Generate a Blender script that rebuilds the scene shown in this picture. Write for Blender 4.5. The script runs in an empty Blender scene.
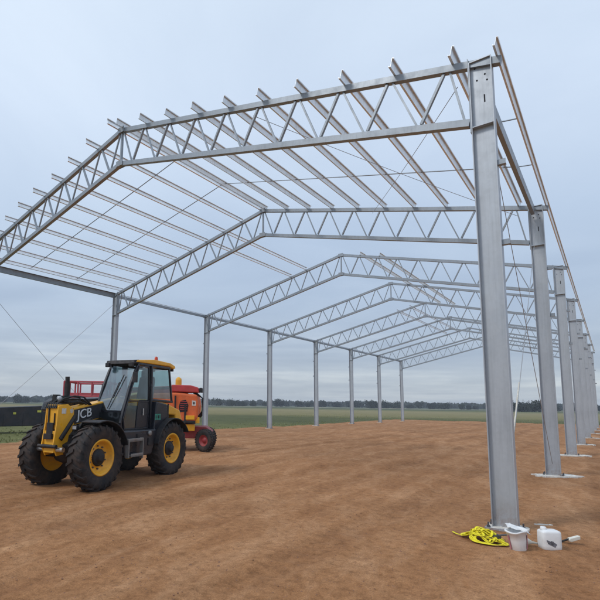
import bpy, math, random
from mathutils import Vector, Matrix, noise
random.seed(7)
SC = bpy.context.scene
COL = SC.collection
PI = math.pi
V = Vector

# ------------------------------------------------------------------ helpers
class MB:
    """collects polygons and links them as one mesh object"""
    def __init__(s): s.v = []; s.f = []; s.sm = []
    def add(s, vs, fs, smooth=False):
        n = len(s.v); s.v += [tuple(v) for v in vs]
        for f in fs: s.f.append(tuple(i+n for i in f)); s.sm.append(smooth)
    def box(s, c, d, rot=None):
        c = V(c); hx, hy, hz = d[0]/2, d[1]/2, d[2]/2
        vs = [V((x*hx, y*hy, z*hz)) for x in (-1,1) for y in (-1,1) for z in (-1,1)]
        if rot: vs = [rot @ v for v in vs]
        s.add([c+v for v in vs], [(0,1,3,2),(4,6,7,5),(0,4,5,1),(2,3,7,6),(0,2,6,4),(1,5,7,3)])
    def sweep(s, p0, p1, prof, up=(0,0,1), caps=True, smooth=False):
        """closed 2-D profile (a along side, b along up) swept from p0 to p1"""
        p0, p1 = V(p0), V(p1); d = (p1-p0).normalized(); u = V(up)
        if abs(d.dot(u)) > .99: u = V((0,1,0))
        sd = d.cross(u).normalized(); u = sd.cross(d).normalized()
        n = len(prof); vs = [p0+sd*a+u*b for a, b in prof]+[p1+sd*a+u*b for a, b in prof]
        fs = [(i, (i+1) % n, n+(i+1) % n, n+i) for i in range(n)]
        s.add(vs, fs, smooth)
        if caps: s.add(vs[:n], [tuple(range(n))[::-1]]); s.add(vs[n:], [tuple(range(n))])
    def beam(s, p0, p1, w, h, up=(0,0,1)):
        s.sweep(p0, p1, [(-w/2,-h/2),(w/2,-h/2),(w/2,h/2),(-w/2,h/2)], up)
    def tube(s, p0, p1, r, n=10):
        s.sweep(p0, p1, [(r*math.cos(2*PI*i/n), r*math.sin(2*PI*i/n)) for i in range(n)], smooth=True)
    def path(s, pts, r, n=6, flat=None):
        """tube (or flat strap) along a polyline"""
        pts = [V(p) for p in pts]; rings = []; up = V((0,0,1))
        for i, p in enumerate(pts):
            d = (pts[min(i+1, len(pts)-1)]-pts[max(i-1, 0)])
            if d.length < 1e-6: d = V((1,0,0))
            d.normalize()
            sd = d.cross(up)
            if sd.length < .05: sd = d.cross(V((0,1,0)))
            sd.normalize(); u = sd.cross(d)
            rx, ry = (flat if flat else (r, r))
            rings.append([p+sd*rx*math.cos(2*PI*k/n)+u*ry*math.sin(2*PI*k/n) for k in range(n)])
        vs = [v for r_ in rings for v in r_]; fs = []
        for i in range(len(rings)-1):
            for k in range(n): fs.append((i*n+k, i*n+(k+1) % n, (i+1)*n+(k+1) % n, (i+1)*n+k))
        s.add(vs, fs, True)
        s.add(rings[0], [tuple(range(n))[::-1]]); s.add(rings[-1], [tuple(range(n))])
    def lathe(s, prof, c, axis=1, n=40, smooth=True, a0=0, a1=2*PI):
        """prof: (radius, offset along axis); axis 0,1,2"""
        c = V(c); full = abs(a1-a0-2*PI) < 1e-4; m = n if full else n+1; vs = []
        for r, o in prof:
            for k in range(m):
                a = a0+(a1-a0)*k/n; p = [0,0,0]; p[axis] = o
                p[(axis+1) % 3] = r*math.cos(a); p[(axis+2) % 3] = r*math.sin(a); vs.append(c+V(p))
        fs = []
        for i in range(len(prof)-1):
            for k in range(n):
                k2 = (k+1) % m; fs.append((i*m+k, i*m+k2, (i+1)*m+k2, (i+1)*m+k))
        s.add(vs, fs, smooth)
    def prism(s, poly, y0, y1):
        """polygon in XZ extruded along Y"""
        n = len(poly); vs = [(x, y0, z) for x, z in poly]+[(x, y1, z) for x, z in poly]
        s.add(vs, [tuple(range(n)), tuple(range(n, 2*n))[::-1]]+[(i, n+i, n+(i+1) % n, (i+1) % n) for i in range(n)])
    def quad(s, a, b, c, d): s.add([a, b, c, d], [(0,1,2,3)])
    def slab(s, pts, t):
        """thin plate through the polygon pts, thickness t along its normal"""
        pts = [V(p) for p in pts]; nrm = (pts[1]-pts[0]).cross(pts[2]-pts[0]).normalized()*t/2; n = len(pts)
        vs = [p-nrm for p in pts]+[p+nrm for p in pts]
        s.add(vs, [tuple(range(n))[::-1], tuple(range(n, 2*n))]+[(i, (i+1) % n, n+(i+1) % n, n+i) for i in range(n)])
    def build(s, name, m, parent=None, bevel=0, fix=True):
        me = bpy.data.meshes.new(name); me.from_pydata(s.v, [], s.f)
        me.polygons.foreach_set('use_smooth', s.sm)
        if fix:
            import bmesh
            b = bmesh.new(); b.from_mesh(me); bmesh.ops.recalc_face_normals(b, faces=b.faces); b.to_mesh(me); b.free()
        me.materials.append(m); me.update()
        o = bpy.data.objects.new(name, me); COL.objects.link(o)
        if parent: o.parent = parent
        if bevel:
            md = o.modifiers.new('Bevel', 'BEVEL'); md.width = bevel; md.segments = 2; md.limit_method = 'ANGLE'
        return o

def tag(o, label=None, cat=None, group=None, kind=None):
    if label: o['label'] = label
    if cat: o['category'] = cat
    if group: o['group'] = group
    if kind: o['kind'] = kind
    return o
def empty(name, loc, rz=0):
    o = bpy.data.objects.new(name, None); COL.objects.link(o); o.location = loc; o.rotation_euler = (0,0,rz)
    o.empty_display_size = .2; return o
def copy_tree(o, parent=None):
    c = o.copy(); COL.objects.link(c); c.parent = parent
    for ch in [x for x in o.children]: copy_tree(ch, c)
    return c

# ------------------------------------------------------------------ materials
def newmat(name):
    m = bpy.data.materials.new(name); m.use_nodes = True; nt = m.node_tree
    return m, nt, nt.nodes['Principled BSDF']
def N(nt, t, **k):
    n = nt.nodes.new(t)
    for a, b in k.items(): setattr(n, a, b)
    return n
def noise_n(nt, vec, scale, detail=4, rough=.55, dist=0):
    n = N(nt, 'ShaderNodeTexNoise'); n.inputs['Scale'].default_value = scale; n.inputs['Detail'].default_value = detail
    n.inputs['Roughness'].default_value = rough; n.inputs['Distortion'].default_value = dist
    nt.links.new(vec, n.inputs['Vector']); return n.outputs['Fac']
def ramp(nt, fac, stops):
    r = N(nt, 'ShaderNodeValToRGB'); el = r.color_ramp.elements
    while len(el) > 1: el.remove(el[-1])
    el[0].position = stops[0][0]; el[0].color = (*stops[0][1], 1)
    for p, c in stops[1:]:
        e = el.new(p); e.color = (*c, 1)
    nt.links.new(fac, r.inputs['Fac']); return r.outputs['Color']
def g(x): return (x, x, x)
def mixc(nt, fac, a, b, mode='MIX'):
    m = N(nt, 'ShaderNodeMix', data_type='RGBA', blend_type=mode)
    if isinstance(fac, (int, float)): m.inputs[0].default_value = fac
    else: nt.links.new(fac, m.inputs[0])
    for s_, x in ((6, a), (7, b)):
        if isinstance(x, tuple): m.inputs[s_].default_value = (*x, 1)
        else: nt.links.new(x, m.inputs[s_])
    return m.outputs[2]
def bump(nt, h, bsdf, strength=.3, dist=.01):
    b = N(nt, 'ShaderNodeBump'); b.inputs['Strength'].default_value = strength; b.inputs['Distance'].default_value = dist
    nt.links.new(h, b.inputs['Height']); nt.links.new(b.outputs['Normal'], bsdf.inputs['Normal'])
def math_n(nt, op, a, b=None, clamp=False):
    m = N(nt, 'ShaderNodeMath', operation=op); m.use_clamp = clamp
    for i, x in enumerate((a, b)):
        if x is None: continue
        if isinstance(x, (int, float)): m.inputs[i].default_value = x
        else: nt.links.new(x, m.inputs[i])
    return m.outputs[0]

def paint(name, col, rough=.45, metal=0, var=.15, scale=6, dirt=None, dirt_amt=.35, bmp=0.05, coat=0):
    m, nt, b = newmat(name); tc = N(nt, 'ShaderNodeTexCoord').outputs['Object']
    n1 = noise_n(nt, tc, scale, 6, .6)
    lo = tuple(c*(1-var) for c in col); hi = tuple(min(1, c*(1+var)) for c in col)
    c = ramp(nt, n1, [(.3, lo), (.7, hi)])
    rr = ramp(nt, noise_n(nt, tc, scale*2.3, 5), [(.3, g(max(.05, rough-.12))), (.7, g(min(1, rough+.15)))])
    if dirt:
        d = ramp(nt, noise_n(nt, tc, scale*.7, 8, .7, .5), [(.45, g(0)), (.75, g(dirt_amt))])
        c = mixc(nt, d, c, dirt); rr = mixc(nt, d, rr, g(.95))
    nt.links.new(c, b.inputs['Base Color']); nt.links.new(rr, b.inputs['Roughness'])
    b.inputs['Metallic'].default_value = metal; b.inputs['Coat Weight'].default_value = coat
    if bmp: bump(nt, noise_n(nt, tc, scale*8, 4), b, bmp, .005)
    return m

DUST = (.24, .135, .08)
def galv(name, base, metal=.55, rough=.5, splash=False):
    m, nt, b = newmat(name); tc = N(nt, 'ShaderNodeTexCoord').outputs['Object']
    vo = N(nt, 'ShaderNodeTexVoronoi'); vo.inputs['Scale'].default_value = 26; nt.links.new(tc, vo.inputs['Vector'])
    sp = ramp(nt, vo.outputs['Color'], [(.0, tuple(c*.97 for c in base)), (1, tuple(c*1.03 for c in base))])
    big = ramp(nt, noise_n(nt, tc, 1.1, 6, .6), [(.3, g(.92)), (.7, g(1.05))])
    c = mixc(nt, 1.0, sp, big, 'MULTIPLY')
    mp = N(nt, 'ShaderNodeMapping'); mp.inputs['Scale'].default_value = (9,9,.5); nt.links.new(tc, mp.inputs['Vector'])
    c = mixc(nt, 1.0, c, ramp(nt, noise_n(nt, mp.outputs[0], 2.2, 6, .65), [(.32, g(.90)), (.5, g(1)), (.72, g(1.05))]), 'MULTIPLY')
    if splash:                                   # soil splashed up the foot of the column
        sx = N(nt, 'ShaderNodeSeparateXYZ'); nt.links.new(tc, sx.inputs[0])
        k = math_n(nt, 'SUBTRACT', 1, math_n(nt, 'DIVIDE', sx.outputs['Z'], .55), True)
        k = math_n(nt, 'MULTIPLY', math_n(nt, 'MULTIPLY', k, k), ramp(nt, noise_n(nt, tc, 9, 8, .75), [(.38, g(0)), (.62, g(1))]))
        c = mixc(nt, math_n(nt, 'MULTIPLY', k, .85), c, DUST)
    nt.links.new(c, b.inputs['Base Color']); b.inputs['Metallic'].default_value = metal
    nt.links.new(ramp(nt, noise_n(nt, tc, 5, 5), [(.3, g(rough-.1)), (.7, g(rough+.12))]), b.inputs['Roughness'])
    bump(nt, noise_n(nt, tc, 30, 3), b, .05, .002)
    return m
M = {}
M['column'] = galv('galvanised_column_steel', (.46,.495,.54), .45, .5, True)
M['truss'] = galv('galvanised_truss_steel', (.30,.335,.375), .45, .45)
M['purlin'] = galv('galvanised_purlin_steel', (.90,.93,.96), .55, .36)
M['wire'] = paint('brace_wire', (.36,.37,.39), .5, .3, .1)
M['white_rope'] = paint('white_rope', (.65,.62,.55), .9, 0, .15, 20)
M['bolt'] = paint('bolt_steel', (.12,.12,.13), .5, .6, .1)
M['hole'] = paint('dark_opening', (.02,.02,.025), .9)
M['yellow'] = paint('machine_yellow', (.86,.43,.02), .36, 0, .07, 4, DUST, .3, .02, .15)
M['rimyellow'] = paint('rim_yellow', (.86,.42,.02), .4, 0, .08, 5, DUST, .5, .03)
M['black'] = paint('machine_black', (.010,.012,.020), .35, 0, .25, 4, DUST, .10, .03, .15)
M['blackmatte'] = paint('black_matte', (.012,.013,.017), .65, 0, .25, 5, DUST, .12)
M['seat'] = paint('seat_fabric', (.02,.022,.03), .85, 0, .2, 12)
M['hose'] = paint('hose_rubber', (.015,.015,.016), .6, 0, .2, 9)
M['chrome'] = paint('bright_steel', (.55,.56,.58), .25, .8, .05)
M['steelgrey'] = paint('step_steel', (.27,.27,.27), .5, .5, .1, 8, DUST, .5)
M['orange'] = paint('lift_orange', (.74,.145,.035), .5, 0, .15, 5, DUST, .3, .02, 0)
M['red'] = paint('lift_red', (.52,.05,.055), .5, 0, .15, 5, DUST, .25)
M['pinkred'] = paint('faded_red', (.42,.06,.08), .6, 0, .2, 5, (.35,.25,.22), .4)
M['darkred'] = paint('wheel_red', (.28,.025,.03), .55, 0, .2, 6, DUST, .35)
M['whitepl'] = paint('white_plastic', (.78,.79,.80), .35, 0, .05, 6, DUST, .25, .03)
M['lid'] = paint('cream_plastic', (.70,.68,.60), .5, 0, .06, 6, DUST, .3)
M['pink'] = paint('pink_label', (.45,.17,.20), .6, 0, .2, 20)
M['strap'] = paint('yellow_webbing', (.80,.70,.02), .8, 0, .15, 30, DUST, .2, .2)
M['decal_black'] = paint('decal_black', (.03,.03,.035), .4, 0, .15)
M['smudge'] = paint('smudged_print', (.13,.13,.15), .7, 0, .7, 28)
M['decal_white'] = paint('decal_white', (.75,.76,.78), .45, 0, .05)
M['decal_green'] = paint('decal_green', (.05,.30,.22), .45, 0, .15, 30)
M['reflector'] = paint('yellow_reflector', (.60,.60,.10), .3, 0, .1)
M['beacon'] = paint('beacon_orange', (.55,.06,.02), .3, 0, .1)
M['lamp'] = paint('lamp_lens', (.42,.44,.47), .15, 0, .05)
M['trailer'] = paint('trailer_black', (.022,.025,.033), .55, 0, .3, 2, DUST, .15)
M['concrete'] = paint('pale_concrete', (.72,.70,.65), .9, 0, .18, 14, DUST, .6, .5)

def tyre_mat():
    m, nt, b = newmat('tyre_rubber'); tc = N(nt, 'ShaderNodeTexCoord').outputs['Object']
    d = ramp(nt, noise_n(nt, tc, 5, 8, .7), [(.42, g(.0)), (.74, g(.45))])
    nt.links.new(mixc(nt, d, (.011,.011,.013), (.15,.09,.06)), b.inputs['Base Color'])
    b.inputs['Roughness'].default_value = .8; bump(nt, noise_n(nt, tc, 40, 4), b, .2, .004); return m
M['tyre'] = tyre_mat()
def glass_mat(name, tint, refl=.25):
    m, nt, b = newmat(name); nt.nodes.remove(b); out = [n for n in nt.nodes if n.type == 'OUTPUT_MATERIAL'][0]
    tr = N(nt, 'ShaderNodeBsdfTransparent'); tr.inputs[0].default_value = (*tint, 1)
    gl = N(nt, 'ShaderNodeBsdfGlossy'); gl.inputs['Color'].default_value = (.9,.95,1,1)
    tc = N(nt, 'ShaderNodeTexCoord').outputs['Object']
    nt.links.new(ramp(nt, noise_n(nt, tc, 4, 6), [(.3, g(.05)), (.8, g(.25))]), gl.inputs['Roughness'])
    fr = N(nt, 'ShaderNodeLayerWeight'); fr.inputs['Blend'].default_value = .3
    f = math_n(nt, 'ADD', math_n(nt, 'MULTIPLY', fr.outputs['Facing'], .38), refl, True)
    mx = N(nt, 'ShaderNodeMixShader'); nt.links.new(f, mx.inputs[0]); nt.links.new(tr.outputs[0], mx.inputs[1]); nt.links.new(gl.outputs[0], mx.inputs[2])
    nt.links.new(mx.outputs[0], out.inputs['Surface']); return m
M['glass'] = glass_mat('cab_glass', (.72,.82,.82), .03)
M['windscreen'] = glass_mat('dusty_windscreen', (.50,.57,.60), .08)

def dirt_mat():
    m, nt, b = newmat('orange_dirt')
    pos = N(nt, 'ShaderNodeNewGeometry').outputs['Position']
    # elongated coordinates along the direction in which machines have driven
    mp = N(nt, 'ShaderNodeMapping'); mp.inputs['Rotation'].default_value = (0,0,math.radians(-68)); mp.inputs['Scale'].default_value = (1,.11,1)
    mp.vector_type = 'TEXTURE'; mp.inputs['Scale'].default_value = (9,1,1); mp.inputs['Rotation'].default_value = (0,0,math.radians(TRACK_DEG))
    nt.links.new(pos, mp.inputs['Vector'])
    mp2 = N(nt, 'ShaderNodeMapping'); mp2.vector_type = 'TEXTURE'; mp2.inputs['Scale'].default_value = (3,1,1)
    mp2.inputs['Rotation'].default_value = (0,0,math.radians(TRACK_DEG+14)); nt.links.new(pos, mp2.inputs['Vector'])
    big = noise_n(nt, pos, .16, 6, .6, .6); st = noise_n(nt, mp.outputs[0], .9, 7, .65, .35); st2 = noise_n(nt, mp2.outputs[0], 2.2, 7, .65, .5)
    fine = noise_n(nt, pos, 9, 8, .75); grit = noise_n(nt, pos, 70, 5, .7)
    c = ramp(nt, st, [(.28, (.25,.120,.052)), (.44, (.33,.168,.080)), (.56, (.395,.215,.112)), (.74, (.49,.30,.175))])
    c = mixc(nt, .55, c, ramp(nt, st2, [(.30, (.23,.108,.048)), (.48, (.345,.178,.085)), (.68, (.49,.295,.170))]))
    c = mixc(nt, 1, c, ramp(nt, big, [(.32, (.86,.81,.75)), (.68, (1.13,1.07,1.0))]), 'MULTIPLY')
    c = mixc(nt, .9, c, ramp(nt, fine, [(.30, (.58,.55,.52)), (.5, g(1)), (.70, (1.28,1.31,1.34))]), 'MULTIPLY')
    c = mixc(nt, .7, c, ramp(nt, grit, [(.34, g(.6)), (.66, g(1.35))]), 'MULTIPLY')
    at = N(nt, 'ShaderNodeAttribute', attribute_name='rut').outputs['Fac']
    at = math_n(nt, 'MULTIPLY', at, ramp(nt, noise_n(nt, pos, .5, 5), [(.35, g(.15)), (.6, g(1))]))
    c = mixc(nt, at, c, mixc(nt, 1, c, (.74,.71,.70), 'MULTIPLY'))
    nt.links.new(c, b.inputs['Base Color']); b.inputs['Roughness'].default_value = .95; b.inputs['Specular IOR Level'].default_value = .15
    h = math_n(nt, 'ADD', math_n(nt, 'MULTIPLY', fine, 1.0), math_n(nt, 'MULTIPLY', grit, .3))
    h = math_n(nt, 'ADD', h, math_n(nt, 'MULTIPLY', st2, 1.2)); h = math_n(nt, 'ADD', h, math_n(nt, 'MULTIPLY', st, 1.5))
    bump(nt, h, b, .55, .035); return m
TRACK_DEG = 91
M["dirt"] = dirt_mat()
M['clod'] = paint('dirt_clods', (.25,.13,.075), .95, 0, .3, 9, None, 0, .4)

def field_mat():
    m, nt, b = newmat('field_grass')
    pos = N(nt, 'ShaderNodeNewGeometry').outputs['Position']
    dt = N(nt, 'ShaderNodeVectorMath', operation='DOT_PRODUCT'); nt.links.new(pos, dt.inputs[0]); dt.inputs[1].default_value = (-.5,.866,0)
    wob = math_n(nt, 'MULTIPLY', math_n(nt, 'SUBTRACT', noise_n(nt, pos, .03, 5), .5), 34)
    s_ = math_n(nt, 'ADD', dt.outputs['Value'], wob)
    f = math_n(nt, 'DIVIDE', s_, 1000, True)
    c = ramp(nt, f, [(0,(.125,.130,.052)), (.030,(.130,.135,.054)), (.042,(.085,.094,.042)), (.058,(.092,.098,.044)), (.076,(.190,.170,.082)), (.15,(.23,.20,.105)),
                     (.20,(.135,.138,.064)), (.24,(.070,.085,.045)), (.285,(.060,.078,.046)), (.30,(.30,.28,.19)), (.325,(.28,.26,.18)), (.34,(.07,.088,.055)), (.6,(.06,.075,.05)), (1,(.05,.065,.045))])
    c = mixc(nt, .9, c, ramp(nt, noise_n(nt, pos, .35, 7, .7), [(.3, g(.72)), (.7, g(1.28))]), 'MULTIPLY')
    c = mixc(nt, .8, c, ramp(nt, noise_n(nt, pos, 5, 6, .7), [(.3, g(.7)), (.7, g(1.3))]), 'MULTIPLY')
    nt.links.new(c, b.inputs['Base Color']); b.inputs['Roughness'].default_value = .95; b.inputs['Specular IOR Level'].default_value = .1
    bump(nt, noise_n(nt, pos, 6, 6, .7), b, .6, .06); return m
M['field'] = field_mat()
def leaf_mat(name, a, b_):
    m, nt, b = newmat(name); oi = N(nt, 'ShaderNodeObjectInfo'); pos = N(nt, 'ShaderNodeTexCoord').outputs['Object']
    c = ramp(nt, noise_n(nt, pos, 1.3, 5, .7), [(.3, a), (.7, b_)])
    c = mixc(nt, math_n(nt, 'MULTIPLY', oi.outputs['Random'], .5), c, (.05,.06,.028))
    nt.links.new(c, b.inputs['Base Color']); b.inputs['Roughness'].default_value = .8; b.inputs['Specular IOR Level'].default_value = .2; return m
M['leaf'] = leaf_mat('tree_foliage', (.012,.018,.014), (.026,.034,.021))
M['grassblade'] = paint('verge_grass', (.26,.27,.11), .9, 0, .2, 2)
M['bark'] = paint('bark', (.09,.07,.05), .9, 0, .3, 8)

# ------------------------------------------------------------------ camera
CAM = V((1.217916, -7.47873, 1.603476)); yaw, pit, rol = .676, .124, .015
F = V((-math.sin(yaw)*math.cos(pit), math.cos(yaw)*math.cos(pit), math.sin(pit)))
R0 = V((math.cos(yaw), math.sin(yaw), 0)); U0 = R0.cross(F)
R = R0*math.cos(rol)+U0*math.sin(rol); U = -R0*math.sin(rol)+U0*math.cos(rol)
cd = bpy.data.cameras.new('camera'); cam = bpy.data.objects.new('camera', cd); COL.objects.link(cam)
cam.matrix_world = Matrix.Translation(CAM) @ Matrix((R, U, -F)).transposed().to_4x4()
cd.sensor_width = 36; cd.sensor_fit = 'HORIZONTAL'; cd.lens = 475.995/600*36
cd.shift_x = 70.9/600; cd.shift_y = 44.8/600; cd.clip_end = 6000; cd.clip_start = .05
SC.camera = cam

# ------------------------------------------------------------------ ground
PAD = [(-16.2,-14), (-16.0,-4), (-16.6,1.1), (-17.7,3.2), (-18.7,6), (-18.6,15), (-18.5,28), (-19.6,42), (-20.4,53), (-14,54.6), (-7,55.6), (2,57), (16,57), (22,54), (24,-14)]
WH = [(-7.389147+f*.20869+l*.97798, -.875257-f*.97798+l*.20869) for f in (1.20,-1.16) for l in (.73,-.50)]
def in_pad(x, y):
    c = False; n = len(PAD); j = n-1
    for i in range(n):
        xi, yi = PAD[i]; xj, yj = PAD[j]
        if (yi > y) != (yj > y) and x < (xj-xi)*(y-yi)/(yj-yi)+xi: c = not c
        j = i
    return c
TD = V((math.cos(math.radians(TRACK_DEG)), math.sin(math.radians(TRACK_DEG)))); TN = V((-TD.y, TD.x))
RUTS = [(1.5,.24), (3.2,.24), (4.6,.3), (6.4,.3), (8.3,.22), (10.1,.22), (-.9,.2)]
def height(x, y):
    p = V((x, y, 0))
    h = .020*noise.noise(p*.35)+.012*noise.noise(p*1.3+V((3,1,0)))+.007*noise.noise(p*4.1)+.004*noise.noise(p*11)
    for wx, wy in WH:
        dx, dy = x-wx, y-wy
        if abs(dx) < .8 and abs(dy) < .8:
            f = (dx*.20869-dy*.97798)/.24; l = (dx*.97798+dy*.20869)/.21; q = math.hypot(f, l)
            h += -.022*math.exp(-q**4)+.026*math.exp(-((q-1.25)/.28)**2)*(.6+.6*noise.noise(p*7))
    if abs(x) < .6 and abs(y) < .6:
        q = math.hypot(x/.30, y/.24); h += .022*math.exp(-((q-1.35)/.3)**2)*(.7+.6*noise.noise(p*8))
    t = x*TN.x+y*TN.y+.35*noise.noise(V((x*.12, y*.12, 4))); s = x*TD.x+y*TD.y
    for c, w in RUTS:
        d = abs(t-c)
        if d < w*1.8:
            a = max(0, 1-(d/w)**2); h -= .022*a
            if d < w: h += .006*(1 if math.sin(2*PI*(s/.28+d*1.6)) > 0 else -1)*a
            elif d < w*1.5: h += .014*math.sin(PI*(d-w)/(w*.5))
    return h
def rut(x, y):
    t = x*TN.x+y*TN.y+.35*noise.noise(V((x*.12, y*.12, 4))); a = 0
    for c, w in RUTS:
        d = abs(t-c)
        if d < w*1.3: a = max(a, 1-(d/(w*1.3))**2)
    return a*(.75+.5*noise.noise(V((x*2, y*2, 8))))
def grow(a, b, c, s0, rate):
    """coordinates from a to b, dense (s0) around c, growing at the given rate"""
    out = [c]; x = c
    while x < b: x += max(s0, (x-c-6)*rate) if x-c > 6 else s0; out.append(x)
    x = c
    while x > a: x -= max(s0, (c-x-6)*rate) if c-x > 6 else s0; out.append(x)
    return sorted(out)
xs = grow(-21, 25, -1, .075, .035); ys = grow(-14, 58, -2, .075, .035)
mb = MB(); idx = {}
for j, y in enumerate(ys):
    for i, x in enumerate(xs): idx[(i, j)] = len(mb.v); mb.v.append((x, y, height(x, y)))
for j in range(len(ys)-1):
    for i in range(len(xs)-1):
        xc, yc = (xs[i]+xs[i+1])/2, (ys[j]+ys[j+1])/2
        w = .5*noise.noise(V((xc*.8, yc*.8, 0)))+.25*noise.noise(V((xc*3, yc*3, 5)))
        if in_pad(xc+w, yc+w):
            mb.f.append((idx[(i,j)], idx[(i+1,j)], idx[(i+1,j+1)], idx[(i,j+1)])); mb.sm.append(True)
go = mb.build('dirt_ground', M['dirt'], fix=False); tag(go, kind='structure')
ra = go.data.attributes.new('rut', 'FLOAT', 'POINT'); ra.data.foreach_set('value', [rut(v[0], v[1]) for v in mb.v])
# field: one sheet out to the horizon, a hand's breadth lower, rising very gently far away
mb = MB(); rad = [0, 10, 20, 30, 40, 55, 75, 100, 140, 200, 300, 450, 700, 1100, 1800, 3200]; n = 72
for r in rad:
    for k in range(n):
        a = 2*PI*k/n; mb.v.append((r*math.cos(a), 20+r*math.sin(a), -.05+max(0, r-120)*.0018))
for i in range(len(rad)-1):
    for k in range(n):
        k2 = (k+1) % n; mb.f.append((i*n+k, (i+1)*n+k, (i+1)*n+k2, i*n+k2)); mb.sm.append(True)
tag(mb.build('grass_field', M['field'], fix=False), kind='structure')
def field_z(x, y): return -.05+max(0, math.hypot(x, y-20)-120)*.0018

# grass tufts along the edge of the pad
mb = MB(); rg = random.Random(3)
def tuft(x, y, z, s):
    for k in range(7):
        a = rg.uniform(0, 2*PI); l = s*rg.uniform(.5, 1); w = .012+.01*rg.random(); dx, dy = math.cos(a), math.sin(a); le = rg.uniform(.1, .6)*l
        b0 = V((x+dx*.03, y+dy*.03, z)); sd = V((-dy, dx, 0))*w
        mb.add([b0-sd, b0+sd, b0+V((dx*le*.5, dy*le*.5, l*.65))+sd*.6, b0+V((dx*le, dy*le, l))], [(0,1,2,3)])
cnt = 0
while cnt < 3000:
    t = rg.random()
    if t < .42: x = -16.5-rg.expovariate(.35); y = rg.uniform(-6, 56)
    elif t < .8: x = rg.uniform(-40, 20); y = 54+rg.expovariate(.12)
    else: x = rg.uniform(-34, -16); y = rg.uniform(-4, 20)
    if in_pad(x, y) and rg.random() > .004: continue
    cnt += 1; tuft(x, y, -.05, rg.uniform(.03, .11))
tag(mb.build('verge_grass', M['grassblade'], fix=False), 'green grass tufts along the edge of the dirt pad', 'grass', kind='stuff')
# clods and small stones on the dirt
mb = MB(); rg = random.Random(5)
for k in range(9500):
    d = 1.2+rg.random()**1.8*20; a = math.radians(rg.uniform(68, 172)); x = CAM.x+d*math.cos(a); y = CAM.y+d*math.sin(a)
    if not in_pad(x, y): continue
    s = rg.uniform(.003, .012)*(1+.8*(rg.random() > .96)); z = height(x, y)
    vs = [V((x, y, z))+V((sx*s*rg.uniform(.7,1.3), sy*s*rg.uniform(.7,1.3), sz*s*rg.uniform(.5,1))) for sx, sy, sz in ((1,0,0),(-1,0,0),(0,1,0),(0,-1,0),(0,0,1),(0,0,-1))]
    mb.add(vs, [(0,2,4),(2,1,4),(1,3,4),(3,0,4),(2,0,5),(1,2,5),(3,1,5),(0,3,5)])
tag(mb.build('dirt_clods', M['clod'], fix=False), 'small dirt clods scattered over the bare ground', 'clods', kind='stuff')

# ------------------------------------------------------------------ far trees
def crown(seed, w, h, lob, nl=1100, leaf=.42):
    rg = random.Random(seed); mb = MB(); cl = []
    for k in range(lob):
        a = rg.uniform(0, 2*PI); rr = rg.uniform(0, .75)*w/2; cl.append((V((rr*math.cos(a), rr*math.sin(a), h*rg.uniform(.16, .80))), rg.uniform(.16, .30)*w))
    for k in range(nl):
        c, r = rg.choice(cl); d = V((rg.gauss(0,1), rg.gauss(0,1), rg.gauss(0,.8))).normalized()*r*rg.uniform(.6, 1.08)
        p = c+d; nrm = V((rg.gauss(0,1), rg.gauss(0,1), rg.gauss(0,1))).normalized(); s1 = nrm.orthogonal().normalized()*leaf*rg.uniform(.6,1.4); s2 = nrm.cross(s1).normalized()*leaf*rg.uniform(.6,1.2)
        mb.add([p-s1-s2, p+s1-s2*.6, p+s1*.7+s2, p-s1*.8+s2*.9], [(0,1,2,3)])
    return mb
def trunk(h):
    mb = MB(); mb.tube((0,0,-.3), (.05,0,h*.5), .16, 8)
    for a in (0, 2, 4): mb.tube((.02,0,h*.3), (h*.13*math.cos(a), h*.13*math.sin(a), h*.62), .07, 6)
    return mb
protos = []
for k, (w, h, lob) in enumerate([(11,7,16), (15,6.5,22), (9,8,14), (17,5.6,24)]):
    t = empty('field_tree', (0,0,0)); crown(11+k, w, h, lob).build('crown', M['leaf'], t, fix=False); trunk(h).build('trunk', M['bark'], t); protos.append(t)
used = set(); rg = random.Random(21)
def bearing(u):                       # horizontal direction of a column of the photograph
    d = F+R*((u-229.1)/475.995); return V((d.x, d.y, 0)).normalized()
def place_tree(x, y, k, s, label, group):
    t = protos[k] if k not in used else copy_tree(protos[k]); used.add(k)
    t.location = (x, y, field_z(x, y)); t.scale = (s, s, s); t.rotation_euler = (0,0,rg.uniform(0,6.28)); tag(t, label, 'tree', group)
for i in range(70):
    u = -40+i*9.9+rg.uniform(-4,4); d = rg.uniform(330, 420); b = bearing(u); s = rg.uniform(.45, .78)
    if 350 < u < 400: s *= 1.12
    if 425 < u < 475: s *= .8
    place_tree(CAM.x+b.x*d, CAM.y+b.y*d, rg.randrange(4), s, 'dark bushy tree in the far row beyond the fields', 'trees in the far row beyond the fields')
for u, d, k, s, lb in [(518,255,1,.62,'low round tree seen between the first and second right-hand columns, left of the pair'),
                       (531,262,0,.66,'taller tree seen between the first and second right-hand columns, right of the pair'),
                       (371,330,0,.66,'clump of trees standing closer than the far row, seen between the left-hand columns')]:
    b = bearing(u); place_tree(CAM.x+b.x*d, CAM.y+b.y*d, k, s, lb, None)
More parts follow.
